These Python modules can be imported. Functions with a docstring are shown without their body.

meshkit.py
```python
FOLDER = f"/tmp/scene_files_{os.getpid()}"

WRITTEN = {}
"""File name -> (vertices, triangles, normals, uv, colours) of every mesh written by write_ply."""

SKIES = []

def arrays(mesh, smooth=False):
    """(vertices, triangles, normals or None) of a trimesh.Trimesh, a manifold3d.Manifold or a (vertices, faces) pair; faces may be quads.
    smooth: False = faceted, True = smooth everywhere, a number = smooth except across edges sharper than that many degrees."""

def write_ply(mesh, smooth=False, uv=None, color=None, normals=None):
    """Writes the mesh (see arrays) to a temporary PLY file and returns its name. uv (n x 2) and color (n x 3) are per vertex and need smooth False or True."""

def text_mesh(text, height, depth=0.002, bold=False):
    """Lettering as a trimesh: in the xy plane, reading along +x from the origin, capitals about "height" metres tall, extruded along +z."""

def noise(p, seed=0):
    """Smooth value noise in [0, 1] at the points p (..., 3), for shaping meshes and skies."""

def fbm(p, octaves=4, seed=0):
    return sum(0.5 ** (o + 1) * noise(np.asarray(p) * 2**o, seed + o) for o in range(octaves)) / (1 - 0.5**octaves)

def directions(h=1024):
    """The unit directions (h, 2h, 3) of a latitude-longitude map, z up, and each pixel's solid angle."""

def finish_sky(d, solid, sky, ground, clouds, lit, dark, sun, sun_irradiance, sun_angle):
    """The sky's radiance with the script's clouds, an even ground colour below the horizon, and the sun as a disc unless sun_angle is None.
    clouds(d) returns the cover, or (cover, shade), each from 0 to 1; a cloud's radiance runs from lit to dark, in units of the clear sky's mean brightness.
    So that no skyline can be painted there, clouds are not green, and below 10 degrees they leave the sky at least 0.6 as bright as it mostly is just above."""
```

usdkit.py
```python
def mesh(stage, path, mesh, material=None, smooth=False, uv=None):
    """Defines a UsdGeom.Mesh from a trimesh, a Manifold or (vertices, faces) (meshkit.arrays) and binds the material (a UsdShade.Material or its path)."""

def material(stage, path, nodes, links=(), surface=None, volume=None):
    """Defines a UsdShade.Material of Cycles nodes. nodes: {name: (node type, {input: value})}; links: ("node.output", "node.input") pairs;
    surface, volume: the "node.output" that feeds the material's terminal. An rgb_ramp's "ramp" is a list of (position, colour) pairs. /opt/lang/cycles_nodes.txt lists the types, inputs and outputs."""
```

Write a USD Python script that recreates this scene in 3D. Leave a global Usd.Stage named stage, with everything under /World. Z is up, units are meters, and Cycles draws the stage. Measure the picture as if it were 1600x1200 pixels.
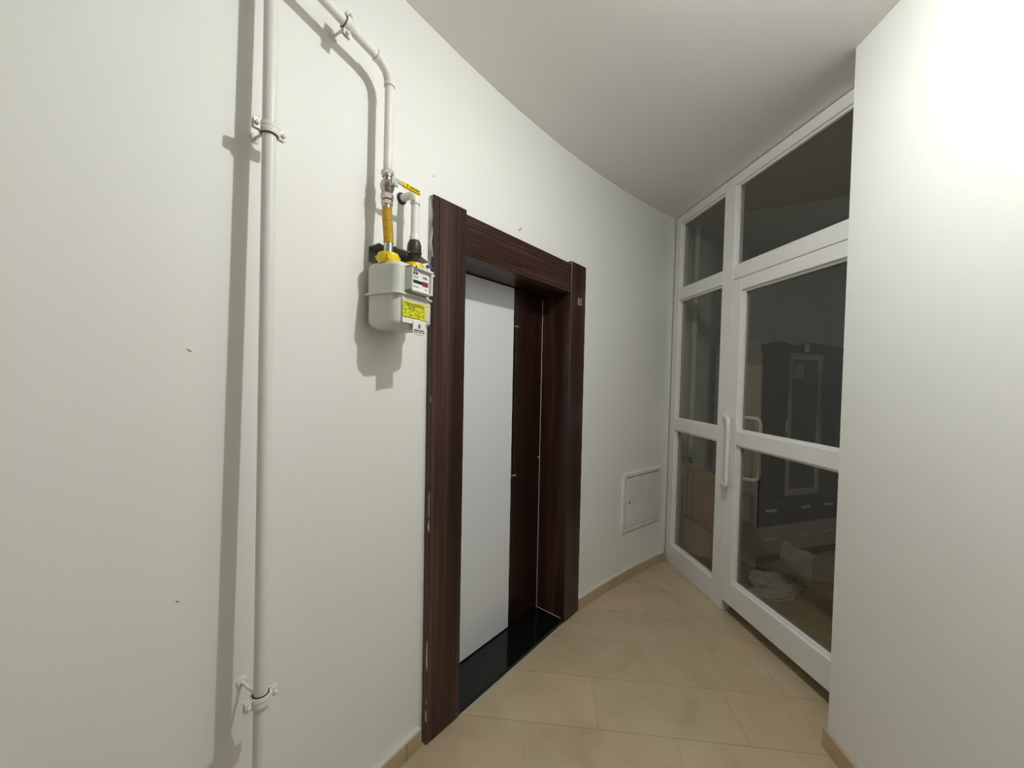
import math, random
import numpy as np
import trimesh
import manifold3d as m3
from shapely.geometry import Polygon, box as sbox
from shapely import affinity
import meshkit, usdkit
from pxr import Usd, UsdGeom, UsdLux, UsdShade, Gf, Sdf

random.seed(7)
rng = np.random.default_rng(7)
stage = Usd.Stage.CreateInMemory()
UsdGeom.SetStageUpAxis(stage, UsdGeom.Tokens.z)
UsdGeom.SetStageMetersPerUnit(stage, 1.0)
W_ = UsdGeom.Xform.Define(stage, '/World')
stage.SetDefaultPrim(W_.GetPrim())
UsdGeom.Scope.Define(stage, '/World/Looks')

# ------------------------------------------------------------------ camera, light, exposure
CAM_H, F_PX = 1.45, 600.0
PITCH, ROLL = math.radians(-0.95), math.radians(1.55)
cam = UsdGeom.Camera.Define(stage, '/World/camera')
fw = np.array([0, math.cos(PITCH), math.sin(PITCH)])
r0 = np.array([1.0, 0, 0])
u0 = np.cross(r0, fw)
cr = math.cos(ROLL) * r0 + math.sin(ROLL) * u0
cu = math.cos(ROLL) * u0 - math.sin(ROLL) * r0
M = Gf.Matrix4d(*cr, 0, *cu, 0, *(-fw), 0, 0, 0, CAM_H, 1)
cam.AddTransformOp().Set(M)
cam.CreateHorizontalApertureAttr(36.0)
cam.CreateVerticalApertureAttr(27.0)
cam.CreateFocalLengthAttr(36.0 * F_PX / 1600)
cam.CreateClippingRangeAttr(Gf.Vec2f(0.01, 100))
cam.CreateExposureAttr(0.0)

LAMP = np.array([0.58, 0.76, 2.765])      # ceiling lamp, just above the frame
LAMP_STRENGTH = 2320.0
LAMP_COLOR = (1.0, 0.99, 0.97)

CEIL = 2.765

# ------------------------------------------------------------------ helpers
used = {}


def numbered(path):
    k = used.get(path, 0)
    used[path] = k + 1
    return path if k == 0 else f'{path}_{k:03d}'


def tag(prim, label=None, cat=None, group=None, kind=None):
    for k, v in (('label', label), ('category', cat), ('group', group), ('kind', kind)):
        if v:
            prim.SetCustomDataByKey(k, v)
    return prim


BASE = {}


def thing(name, label=None, cat=None, loc=(0, 0, 0), group=None, kind=None):
    p = numbered('/World/' + name)
    x = UsdGeom.Xform.Define(stage, p)
    x.AddTranslateOp().Set(Gf.Vec3d(*map(float, loc)))
    BASE[p] = np.array(loc, float)
    tag(x.GetPrim(), label, cat, group, kind)
    return p


def tm(mesh):
    """trimesh of whatever came in"""
    if hasattr(mesh, 'to_mesh'):
        q = mesh.to_mesh()
        return trimesh.Trimesh(np.array(q.vert_properties[:, :3], float), np.array(q.tri_verts), process=False)
    if isinstance(mesh, (list,)):
        return trimesh.util.concatenate([tm(x) for x in mesh])
    return mesh


def part(parent, name, mesh, mat, smooth=30, label=None, kind=None):
    """a mesh in world coordinates, stored under its thing (or a part of it) relative to the thing's base"""
    mesh = tm(mesh)
    p = numbered(parent + '/' + name)
    root = '/'.join(parent.split('/')[:3])
    off = BASE.get(root, np.zeros(3))
    v = np.array(mesh.vertices) - off
    o = usdkit.mesh(stage, p, trimesh.Trimesh(v, mesh.faces, process=False), mat, smooth)
    tag(o.GetPrim(), label, None, None, kind)
    return p


def bits(parent, name, meshes, mat):
    for m_ in meshes:
        part(parent, name, m_, mat, False)


def solo(name, mesh, mat, label, cat=None, kind=None, smooth=30, group=None):
    """a thing that is one mesh"""
    mesh = tm(mesh)
    p = numbered('/World/' + name)
    o = usdkit.mesh(stage, p, mesh, mat, smooth)
    tag(o.GetPrim(), label, cat, group, kind)
    return p


def cham(x0, x1, y0, y1, z0, z1, c=0.002):
    """box with chamfered edges (hull of 24 points)"""
    c = min(c, abs(x1 - x0) * .45, abs(y1 - y0) * .45, abs(z1 - z0) * .45)
    pts = []
    for x, sx in ((x0, 1), (x1, -1)):
        for y, sy in ((y0, 1), (y1, -1)):
            for z, sz in ((z0, 1), (z1, -1)):
                pts += [(x, y + sy * c, z + sz * c), (x + sx * c, y, z + sz * c), (x + sx * c, y + sy * c, z)]
    return tm(m3.Manifold.hull_points(np.array(pts)))


class Frame:
    """local axes: a along the surface, d out of it (towards the corridor), z up"""
    def __init__(s, o, a, d):
        s.o, s.a, s.d = np.array([*o, 0.0]), np.array([*a, 0.0]), np.array([*d, 0.0])

    def P(s, a, d, z):
        return s.o + s.a * a + s.d * d + np.array([0, 0, z])

    def to(s, mesh):
        m = tm(mesh)
        v = np.array(m.vertices)
        w = s.o + v[:, :1] * s.a + v[:, 1:2] * s.d + v[:, 2:] * np.array([0, 0, 1.0])
        f = m.faces
        if np.dot(np.cross(s.a, s.d), [0, 0, 1]) < 0:
            f = f[:, ::-1]
        return trimesh.Trimesh(w, f, process=False)

    def box(s, a0, a1, d0, d1, z0, z1, c=0.002):
        return s.to(cham(min(a0, a1), max(a0, a1), min(d0, d1), max(d0, d1), z0, z1, c))


def tube(pts, r, n=16, caps=True):
    """swept round tube along points; r a number or one per point"""
    pts = np.array(pts, float)
    r = np.full(len(pts), r) if np.ndim(r) == 0 else np.array(r, float)
    t = np.gradient(pts, axis=0)
    t /= np.maximum(np.linalg.norm(t, axis=1, keepdims=True), 1e-12)
    up = np.array([0, 0, 1.0]) if abs(t[0][2]) < .9 else np.array([1.0, 0, 0])
    x = np.cross(t[0], up)
    x /= np.linalg.norm(x)
    rings = []
    for i in range(len(pts)):
        x = x - t[i] * (x @ t[i])
        x /= np.linalg.norm(x)
        y = np.cross(t[i], x)
        a = np.linspace(0, 2 * np.pi, n, endpoint=False)
        rings.append(pts[i] + r[i] * (np.cos(a)[:, None] * x + np.sin(a)[:, None] * y))
    v = np.vstack(rings)
    f = []
    for i in range(len(pts) - 1):
        for k in range(n):
            a, b = i * n + k, i * n + (k + 1) % n
            c, d = a + n, b + n
            f += [(a, b, d), (a, d, c)]
    if caps:
        v = np.vstack([v, pts[0], pts[-1]])
        c0, c1 = len(v) - 2, len(v) - 1
        e = (len(pts) - 1) * n
        for k in range(n):
            f += [(c0, (k + 1) % n, k), (c1, e + k, e + (k + 1) % n)]
    return trimesh.Trimesh(v, np.array(f), process=False)


def lathe_on(p0, axis, prof, n=24):
    """profile [(distance along the axis, radius), ...] turned round an axis through p0"""
    axis = np.array(axis, float) / np.linalg.norm(axis)
    up = np.array([0, 0, 1.0]) if abs(axis[2]) < .9 else np.array([1.0, 0, 0])
    x = np.cross(axis, up)
    x /= np.linalg.norm(x)
    y = np.cross(axis, x)
    a = np.linspace(0, 2 * np.pi, n, endpoint=False)
    cs = np.cos(a)[:, None] * x + np.sin(a)[:, None] * y
    v = np.vstack([np.array(p0) + axis * h + max(r, 1e-5) * cs for h, r in prof])
    f = []
    for i in range(len(prof) - 1):
        for k in range(n):
            p, q = i * n + k, i * n + (k + 1) % n
            f += [(p, q, q + n), (p, q + n, p + n)]
    v = np.vstack([v, np.array(p0) + axis * prof[0][0], np.array(p0) + axis * prof[-1][0]])
    e = (len(prof) - 1) * n
    for k in range(n):
        f += [(len(v) - 2, (k + 1) % n, k), (len(v) - 1, e + k, e + (k + 1) % n)]
    return trimesh.Trimesh(v, np.array(f), process=False)


def fillet(pts, r, n=8):
    """polyline with its corners rounded"""
    pts = [np.array(p, float) for p in pts]
    out = [pts[0]]
    for a, b, c in zip(pts, pts[1:], pts[2:]):
        u, w = (a - b) / np.linalg.norm(a - b), (c - b) / np.linalg.norm(c - b)
        q = min(r, .45 * np.linalg.norm(a - b), .45 * np.linalg.norm(c - b))
        p, s = b + u * q, b + w * q
        for k in np.linspace(0, 1, n):
            out.append((1 - k) ** 2 * p + 2 * k * (1 - k) * b + k * k * s)
    out.append(pts[-1])
    return out


def densify(pts, step=.02):
    out = [np.array(pts[0], float)]
    for a, b in zip(pts, pts[1:]):
        a, b = np.array(a, float), np.array(b, float)
        k = max(1, int(np.linalg.norm(b - a) / step))
        out += [a + (b - a) * (i + 1) / k for i in range(k)]
    return out


def hexnut(p0, axis, h, r, n=6):
    return lathe_on(p0, axis, [(0, r * .92), (h * .12, r), (h * .88, r), (h, r * .92)], n)


# ------------------------------------------------------------------ materials
L_ = '/World/Looks/'


def simple(name, col, rough=.5, metal=0.0, spec=.5, **kw):
    return usdkit.material(stage, L_ + name, {'p': ('principled_bsdf', dict(base_color=col, roughness=rough, metallic=metal, specular_ior_level=spec, **kw))}, [], surface='p.BSDF')


def paint(name, c1, c2, rough=.55, scale=1.3, bump=.04, bscale=60.0):
    return usdkit.material(stage, L_ + name, {
        'g': ('geometry', {}),
        'n': ('noise_texture', dict(scale=scale, detail=3.0, roughness=.55)),
        'r': ('rgb_ramp', {'ramp': [(.35, c1), (.65, c2)]}),
        'n2': ('noise_texture', dict(scale=bscale, detail=4.0)),
        'n3': ('noise_texture', dict(scale=2.2, detail=1.0)),
        'ad': ('math', dict(math_type='multiply_add', value2=5.0, value3=0.0)),
        'am': ('math', dict(math_type='add')),
        'b': ('bump', dict(strength=bump, distance=.006)),
        'p': ('principled_bsdf', dict(roughness=rough, specular_ior_level=.35)),
    }, [('g.position', 'n.vector'), ('n.fac', 'r.fac'), ('r.color', 'p.base_color'), ('g.position', 'n2.vector'), ('g.position', 'n3.vector'),
        ('n3.fac', 'ad.value1'), ('ad.value', 'am.value1'), ('n2.fac', 'am.value2'), ('am.value', 'b.height'), ('b.normal', 'p.normal')], surface='p.BSDF')


m_wall = paint('wall_paint', (.868, .88, .835), (.885, .892, .855))
m_ceil = paint('ceiling_paint', (.89, .89, .86), (.905, .90, .875), rough=.7, bump=.03)
m_pipe = paint('pipe_paint', (.79, .795, .75), (.83, .835, .79), rough=.38, scale=14, bump=.015, bscale=120)
m_frame_white = paint('white_frame_paint', (.84, .845, .815), (.87, .87, .84), rough=.32, scale=6, bump=.01)
m_mortar = simple('pale_mortar', (.50, .46, .40), .8)
m_scuff = simple('scuff_grey', (.34, .32, .29), .8)
m_box = paint('panel_paint', (.78, .78, .74), (.85, .85, .81), rough=.5, scale=9, bump=.03)


def wood(name, scale, c=((0.0, (.012, .004, .003)), (.40, (.024, .0085, .0065)), (.55, (.045, .018, .0135)), (.68, (.095, .044, .034)), (.8, (.04, .016, .012)), (1.0, (.03, .011, .009))), rough=.3):
    return usdkit.material(stage, L_ + name, {
        'g': ('geometry', {}),
        'm': ('mapping', dict(rotation=(0, 0, -math.atan2(.7694, .6388)), scale=(1, 1, 1))),
        'm2': ('mapping', dict(scale=scale)),
        'n': ('noise_texture', dict(scale=1.0, detail=5.0, roughness=.6, distortion=.4)),
        'r': ('rgb_ramp', {'ramp': list(c)}),
        'b': ('bump', dict(strength=.06, distance=.002)),
        'p': ('principled_bsdf', dict(roughness=rough, specular_ior_level=.5)),
    }, [('g.position', 'm.vector'), ('m.vector', 'm2.vector'), ('m2.vector', 'n.vector'), ('n.fac', 'r.fac'), ('r.color', 'p.base_color'), ('n.fac', 'b.height'), ('b.normal', 'p.normal')], surface='p.BSDF')


m_wood_v = wood('mahogany_upright_grain', (17, 14, .45))
m_wood_h = wood('mahogany_level_grain', (.8, 16, 17))
m_wood_d = wood('mahogany_door_leaf', (26, 14, .5), c=((0, (.009, .0034, .0024)), (.45, (.018, .007, .0048)), (.6, (.03, .0115, .008)), (.75, (.045, .019, .013)), (1, (.018, .006, .005))), rough=.25)
m_white_leaf = simple('white_lacquer', (.84, .88, .915), .22)
m_black_stone = usdkit.material(stage, L_ + 'black_granite', {
    'g': ('geometry', {}), 'n': ('noise_texture', dict(scale=160.0, detail=2.0)),
    'r': ('rgb_ramp', {'ramp': [(.4, (.004, .004, .004)), (.62, (.008, .009, .009)), (.75, (.03, .03, .03))]}),
    'p': ('principled_bsdf', dict(roughness=.07, specular_ior_level=.5))},
    [('g.position', 'n.vector'), ('n.fac', 'r.fac'), ('r.color', 'p.base_color')], surface='p.BSDF')
m_chip = usdkit.material(stage, L_ + 'bare_chipboard_edge', {
    'g': ('geometry', {}), 'm': ('mapping', dict(scale=(60, 60, 14))), 'n': ('noise_texture', dict(scale=1.0, detail=4.0)),
    'r': ('rgb_ramp', {'ramp': [(.3, (.14, .13, .125)), (.48, (.36, .34, .33)), (.62, (.70, .68, .65))]}),
    'p': ('principled_bsdf', dict(roughness=.7))},
    [('g.position', 'm.vector'), ('m.vector', 'n.vector'), ('n.fac', 'r.fac'), ('r.color', 'p.base_color')], surface='p.BSDF')
m_bead = simple('pale_sealant', (.62, .57, .53), .5)


def tile_mat(name, tint):
    t = np.array(tint)
    return usdkit.material(stage, L_ + name, {
        'g': ('geometry', {}), 'oi': ('object_info', {}),
        'n': ('noise_texture', dict(scale=5.0, detail=5.0, roughness=.62, distortion=.6)),
        'r': ('rgb_ramp', {'ramp': [(.28, tuple(np.array((.45, .36, .235)) * t)), (.45, tuple(np.array((.525, .425, .285)) * t)), (.55, tuple(np.array((.55, .445, .305)) * t)), (.75, tuple(np.array((.60, .495, .35)) * t))]}),
        'n2': ('noise_texture', dict(scale=2.0, detail=2.0)),
        'r2': ('rgb_ramp', {'ramp': [(.35, (1.025, .99, .965)), (.65, (.985, 1.01, .985))]}),
        'mx': ('mix', dict(mix_type='multiply', fac=1.0)),
        'p': ('principled_bsdf', dict(roughness=.33, specular_ior_level=.45))},
        [('g.position', 'n.vector'), ('n.fac', 'r.fac'), ('g.position', 'n2.vector'), ('n2.fac', 'r2.fac'), ('r.color', 'mx.color1'), ('r2.color', 'mx.color2'), ('mx.color', 'p.base_color')], surface='p.BSDF')


m_tiles = [tile_mat('beige_stone_tile', (1, 1, 1)), tile_mat('pinkish_stone_tile', (1.02, .99, .975)), tile_mat('greenish_stone_tile', (.975, .99, .97)), tile_mat('pale_stone_tile', (1.04, 1.04, 1.04))]
m_grout = simple('tile_grout', (.40, .32, .215), .8)
m_base = tile_mat('skirting_stone', (.93, .93, .95))
m_capwhite = paint('skirting_plaster', (.66, .63, .55), (.74, .71, .63), bump=.1)

m_meter = simple('meter_grey_paint', (.66, .675, .60), .42)
m_meter_d = simple('display_shroud_grey', (.72, .73, .68), .4)
m_yellow = simple('yellow_plastic', (.85, .62, .005), .35)
m_hose = simple('yellow_sleeve', (.66, .43, .045), .4)
m_brass = simple('nickel_valve', (.46, .42, .37), .3, .85)
m_steel = simple('zinc_steel', (.55, .55, .52), .32, .9)
m_dark_iron = simple('dark_iron_union', (.045, .038, .032), .45, .2)
m_bracket = simple('bracket_grey', (.15, .155, .14), .5, .3)
m_rubber = simple('black_rubber', (.012, .012, .011), .6)
m_black = simple('black_print', (.01, .01, .01), .6)
m_grey_print = simple('grey_print', (.32, .33, .32), .6)
m_red = simple('red_dials', (.22, .035, .035), .5)
m_white_card = simple('white_card', (.84, .85, .83), .5)
m_ysticker = usdkit.material(stage, L_ + 'yellow_sticker', {
    'g': ('geometry', {}), 'n': ('noise_texture', dict(scale=170.0, detail=2.0)),
    'r': ('rgb_ramp', {'ramp': [(.40, (.45, .42, .01)), (.52, (.72, .73, .02)), (.7, (.82, .82, .05))]}),
    'p': ('principled_bsdf', dict(roughness=.4))},
    [('g.position', 'n.vector'), ('n.fac', 'r.fac'), ('r.color', 'p.base_color')], surface='p.BSDF')
m_peel = simple('peeled_cream', (.75, .68, .40), .5)
m_oldprint = simple('olive_print', (.20, .18, .01), .6)
m_blue = simple('blue_seal', (.10, .12, .35), .35)
m_clear = simple('milky_plastic', (.75, .78, .80), .25)
m_plate = simple('small_grey_plate', (.42, .38, .37), .35, .4)
m_plate_d = simple('small_plate_print', (.10, .085, .08), .5)


def glass(name, tint):
    # a solid pane: mirror gloss at its front faces only, so that rays inside it pass straight on
    return usdkit.material(stage, L_ + name, {
        't': ('transparent_bsdf', dict(color=tint)), 'g': ('glossy_bsdf', dict(color=(1, 1, 1), roughness=.004)),
        'f': ('fresnel', dict(IOR=1.5)), 'geo': ('geometry', {}), 'k': ('math', dict(math_type='subtract', use_clamp=True)),
        'k2': ('math', dict(math_type='multiply', use_clamp=True, value2=1.75)), 'm': ('mix_closure', {})},
        [('f.fac', 'k2.value1'), ('k2.value', 'k.value1'), ('geo.backfacing', 'k.value2'), ('k.value', 'm.fac'), ('t.BSDF', 'm.closure1'), ('g.BSDF', 'm.closure2')], surface='m.closure')


m_glass = glass('smoked_glass', (.84, .84, .81))
m_wglass = glass('wardrobe_glass', (.75, .77, .75))
m_window = simple('display_clear', (.9, .9, .9), .1)

m_ward_dark = wood('wardrobe_dark_wood', (20, 20, .6), c=((0, (.012, .007, .006)), (.5, (.028, .017, .014)), (.7, (.045, .028, .022)), (1, (.02, .012, .01))))
m_ward_pale = simple('wardrobe_pale_panel', (.60, .56, .46), .45)
m_ward_in = simple('wardrobe_inner_grey', (.16, .17, .165), .5)
m_board = paint('brown_board_face', (.40, .28, .17), (.46, .33, .20), rough=.6, scale=4)
m_carton = simple('white_carton', (.68, .68, .64), .6)
m_bag = simple('white_plastic_bag', (.66, .67, .63), .35)
m_emit = usdkit.material(stage, L_ + 'lit_opal_glass', {'e': ('emission', dict(color=LAMP_COLOR, strength=LAMP_STRENGTH))}, [], surface='e.emission')
m_lampbase = simple('lamp_base_white', (.75, .75, .72), .4)

# ------------------------------------------------------------------ the room shell
WC, WR = np.array([5.74, -2.885]), 7.48        # the curved wall is a circle seen from inside


def wp(th, gap=0.0, z=0.0):
    """point on the curved wall: angle in degrees, distance in front of it"""
    t = math.radians(th)
    return np.array([WC[0] - (WR - gap) * math.cos(t), WC[1] + (WR - gap) * math.sin(t), z])


def wn(th):
    t = math.radians(th)
    return np.array([math.cos(t), -math.sin(t), 0.0])          # into the corridor


def wt(th):
    t = math.radians(th)
    return np.array([math.sin(t), math.cos(t), 0.0])           # along the wall, away from the camera


def arc_poly(t0, t1, g0, g1, step=.4):
    ts = np.linspace(t0, t1, max(2, int((t1 - t0) / step) + 1))
    return [tuple(wp(t, g0)[:2]) for t in ts] + [tuple(wp(t, g1)[:2]) for t in ts[::-1]]


def extrude(poly, z0, z1):
    cs = m3.CrossSection([np.array(poly)], m3.FillRule.NonZero)
    return m3.Manifold.extrude(cs, z1 - z0).translate([0, 0, z0])


TH0, TH1 = -2.0, 80.0
# the entrance door's own axes: a along its face, d into the corridor
DE = np.array([.6388, .7694])
DF = Frame((-.300, 1.478), DE, (DE[1], -DE[0]))
LEAN = .012                                    # the door set stands slightly out of plumb


def dbox(u0, u1, d0, d1, z0, z1, c=.002):
    m = cham(min(u0, u1), max(u0, u1), min(d0, d1), max(d0, d1), z0, z1, c)
    v = np.array(m.vertices)
    v[:, 0] -= LEAN * (v[:, 2] - 1.07)
    return DF.to(trimesh.Trimesh(v, m.faces, process=False))


wall = extrude(arc_poly(TH0 - 2, TH1, 0, -.32), 0, CEIL)
hole = m3.Manifold.cube([.93, .6, 2.0]).translate([.115, -.5, -.01])
hv = hole.to_mesh()
hm = DF.to(trimesh.Trimesh(np.array(hv.vert_properties[:, :3], float), np.array(hv.tri_verts), process=False))
hm = m3.Manifold(m3.Mesh(np.array(hm.vertices, np.float32), np.array(hm.faces, np.uint32)))
wall = wall - hm
wl = thing('wall_left', 'curved white painted wall on the left carrying the gas pipes and the entrance door', 'wall', (0, 0, 0), kind='structure')
part(wl, 'plaster', wall, m_wall, 20)
for th, z, dx, dz in ((30.12, 1.491, .045, -.004), (30.00, .926, .03, -.003), (35.85, 2.220, .05, .006), (48.3, .62, .03, .004), (45.6, .66, .02, .006)):
    part(wl, 'scuff', tube([wp(th - dx, .0, z - dz), wp(th, .0004, z), wp(th + dx * .8, .0, z + dz * .3)], [.0007, .0016, .0007], 8), m_scuff, True)

PD = np.array([-.0958, -.9954])                # the right pier's face runs this way, towards the camera
P0 = np.array([1.300, 1.513])
P1 = P0 + PD * 4.3
pier = [tuple(P0), (4.6, 1.40), (4.6, 1.20), tuple(P0 + PD * .3 + np.array([.25, 0])), tuple(P1 + np.array([.25, 0])), tuple(P1)]
solo('wall_right', extrude(pier, 0, CEIL), m_wall, 'plain white painted wall at the right edge of the picture', 'wall', 'structure', smooth=False)
yb = P1[1] + .02
solo('wall_back', extrude([(-1.75, yb), (-1.75, yb - .15), (P1[0] + .25, yb - .15), (P1[0] + .25, yb)], 0, CEIL), m_wall, 'white wall closing the corridor behind the camera', 'wall', 'structure', smooth=False)
pe = wp(TH1 - .1)
solo('wall_far', extrude([(4.4, 1.3), (4.55, 1.3), (4.55, 4.75), (4.4, 4.75)], 0, CEIL), m_wall, 'white end wall of the dark room behind the glass partition', 'wall', 'structure', smooth=False)

room = [tuple(wp(t, -.005)[:2]) for t in np.linspace(TH0 - 2, TH1, 120)] + [(4.41, 4.5), (4.41, 1.45), tuple(P0 + np.array([.1, -.05])), tuple(P1 + np.array([.05, 0])), (-1.5, yb)]
roomP = Polygon(room).buffer(0)
slab = Polygon([(-2.3, -5.8), (4.7, -5.8), (4.7, 5.2), (-2.3, 5.2)])
solo('ceiling', extrude(list(slab.exterior.coords)[:-1], CEIL, CEIL + .1), m_ceil, 'flat white painted ceiling', 'ceiling', 'structure', smooth=False)

fl = thing('floor', 'beige stone tile floor laid in staggered rows', 'floor', (0, 0, 0), kind='structure')
part(fl, 'grout_bed', extrude(list(slab.exterior.coords)[:-1], -.1, -.0016), m_grout, False)
TA, TB = np.array([.9954, -.0958]), np.array([.0958, .9954])
TL, TW = .604, .283
offs = {0: .245, 1: .537, 2: .433, 3: .730, -1: -.056}
for row in range(-26, 14):
    b0 = 1.60 + row * TW - .283 * 0
    o = offs.get(row, rng.uniform(0, TL))
    for k in range(-9, 12):
        a0 = o + k * TL
        g = .0008
        q = [(a0 + g, b0 + g), (a0 + TL - g, b0 + g), (a0 + TL - g, b0 + TW - g), (a0 + g, b0 + TW - g)]
        poly = Polygon([tuple(TA * a + TB * b) for a, b in q]).intersection(roomP)
        for pg in getattr(poly, 'geoms', [poly]):
            if pg.is_empty or pg.area < 2e-4 or pg.geom_type != 'Polygon':
                continue
            pts = np.array(pg.exterior.coords)[:-1]
            zt = rng.uniform(-.0004, .0002)
            m = trimesh.creation.extrude_polygon(Polygon(pts), .006 + zt, engine='earcut')
            m.apply_translation([0, 0, -.006])
            part(fl, 'tile', m, m_tiles[int(rng.choice(4, p=[.4, .22, .22, .16]))], False)


def skirting(name, t0, t1, label):
    s = thing(name, label, 'skirting', tuple(wp(t0)), kind='structure')
    t = t0
    while t < t1 - .2:
        te = min(t + 2.6, t1)
        part(s, 'skirting_piece', extrude(arc_poly(t + .01, te - .01, -.002, .019), 0, .068), m_base, 20)
        t = te
    ring = arc_poly(t0, t1, -.002, .0192)
    top = extrude(ring, .068, .077)
    part(s, 'plaster_line', top, m_capwhite, 20)


# ------------------------------------------------------------------ entrance door
LFT, RGT, IL, IR = -.010, 1.165, .160, 1.0
JT, HT, HB = 2.136, 2.122, 1.953
d1 = thing('door_1', 'entrance door in a glossy dark mahogany frame with white panel leaf', 'door', tuple(DF.P(.58, 0, 0)), kind='structure')
jl = part(d1, 'jamb', dbox(LFT, IL + .003, -.036, 0, 0.0, JT, .003), m_wood_v, 20)
part(d1, 'jamb', dbox(IR - .003, RGT, -.05, 0, 0.0, JT, .003), m_wood_v, 20)
# moulded ridges on the left jamb's face
for u, w in ((.018, .010), (.062, .008), (.108, .006), (.135, .006)):
    part(jl, 'moulding', dbox(u, u + w, -.002, .0022, .004, JT - .004, .0018), m_wood_v, 20)
hd = part(d1, 'header', dbox(IL + .003, IR - .003, -.036, -.006, HB, HT, .003), m_wood_h, 20)
for z, w in ((1.968, .010), (2.02, .008), (2.075, .010)):
    part(hd, 'moulding', dbox(IL + .006, IR - .006, -.010, -.0035, z, z + w, .0018), m_wood_h, 20)
part(d1, 'jamb_lining', dbox(IL - .018, IL + .001, -.24, -.034, .02, HB + .01), m_wood_v)
part(d1, 'jamb_lining', dbox(IR - .001, IR + .018, -.24, -.034, .02, HB + .01), m_wood_v)
part(d1, 'head_lining', dbox(IL, IR, -.24, -.034, HB, HB + .014), m_wood_h)
part(d1, 'threshold', dbox(IL - .03, IR + .03, -.225, -.004, -.004, .020, .002), m_black_stone, False, label='polished black granite door threshold')
lf = part(d1, 'leaf', dbox(IL + .003, IR - .004, -.245, -.206, .024, HB - .003, .002), m_wood_d)
part(lf, 'white_panel', dbox(IL + .003, .722, -.208, -.200, .026, HB - .004, .002), m_white_leaf, label='glossy white panel of the door leaf')
part(lf, 'lock_panel', dbox(.7255, IR - .006, -.208, -.200, .026, HB - .004, .002), m_wood_d, label='dark mahogany strip beside the white panel')
pl = part(d1, 'pull_handle', dbox(.728, .750, -.201, -.188, .900, 1.735, .005), m_wood_d, label='long upright dark pull handle')
part(pl, 'handle_end', dbox(.726, .752, -.201, -.186, 1.733, 1.742, .002), m_steel)
part(pl, 'handle_end', dbox(.726, .752, -.201, -.186, .892, .900, .002), m_plate)
part(d1, 'latch', dbox(.972, .997, -.201, -.196, .962, .967, .001), m_bead)
part(d1, 'sealing_strip', dbox(IR - .004, IR - .001, -.206, -.199, .022, 1.93, .0008), m_bead)
part(d1, 'sealant_line', dbox(IR - .004, IR - .001, -.200, -.02, .0195, .0235, .0008), m_bead)
# bare chipboard where the veneer has come off the left edge
ch = []
for z0, z1, w0, w1 in ((1.90, 2.132, .004, .030), (1.80, 1.93, .014, .030), (1.74, 1.82, .022, .031)):
    n = 14
    zs = np.linspace(z0, z1, n)
    a = w0 + (meshkit.noise(np.c_[zs * 40, zs * 0, zs * 0], 3) - .5) * .012
    poly = Polygon([(-x, z) for x, z in zip(a, zs)] + [(-w1, z) for z in zs[::-1]]).buffer(0)
    if poly.geom_type == 'Polygon':
        m = trimesh.creation.extrude_polygon(poly, .0012, engine='earcut')    # x=d, y=z, z=thickness
        v = np.array(m.vertices)
        uu = LFT - v[:, 2] - LEAN * (v[:, 1] - 1.07)
        ch.append(trimesh.Trimesh(DF.o + uu[:, None] * DF.a + v[:, :1] * DF.d + v[:, 1:2] * np.array([0, 0, 1.0]), m.faces, process=False))
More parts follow.
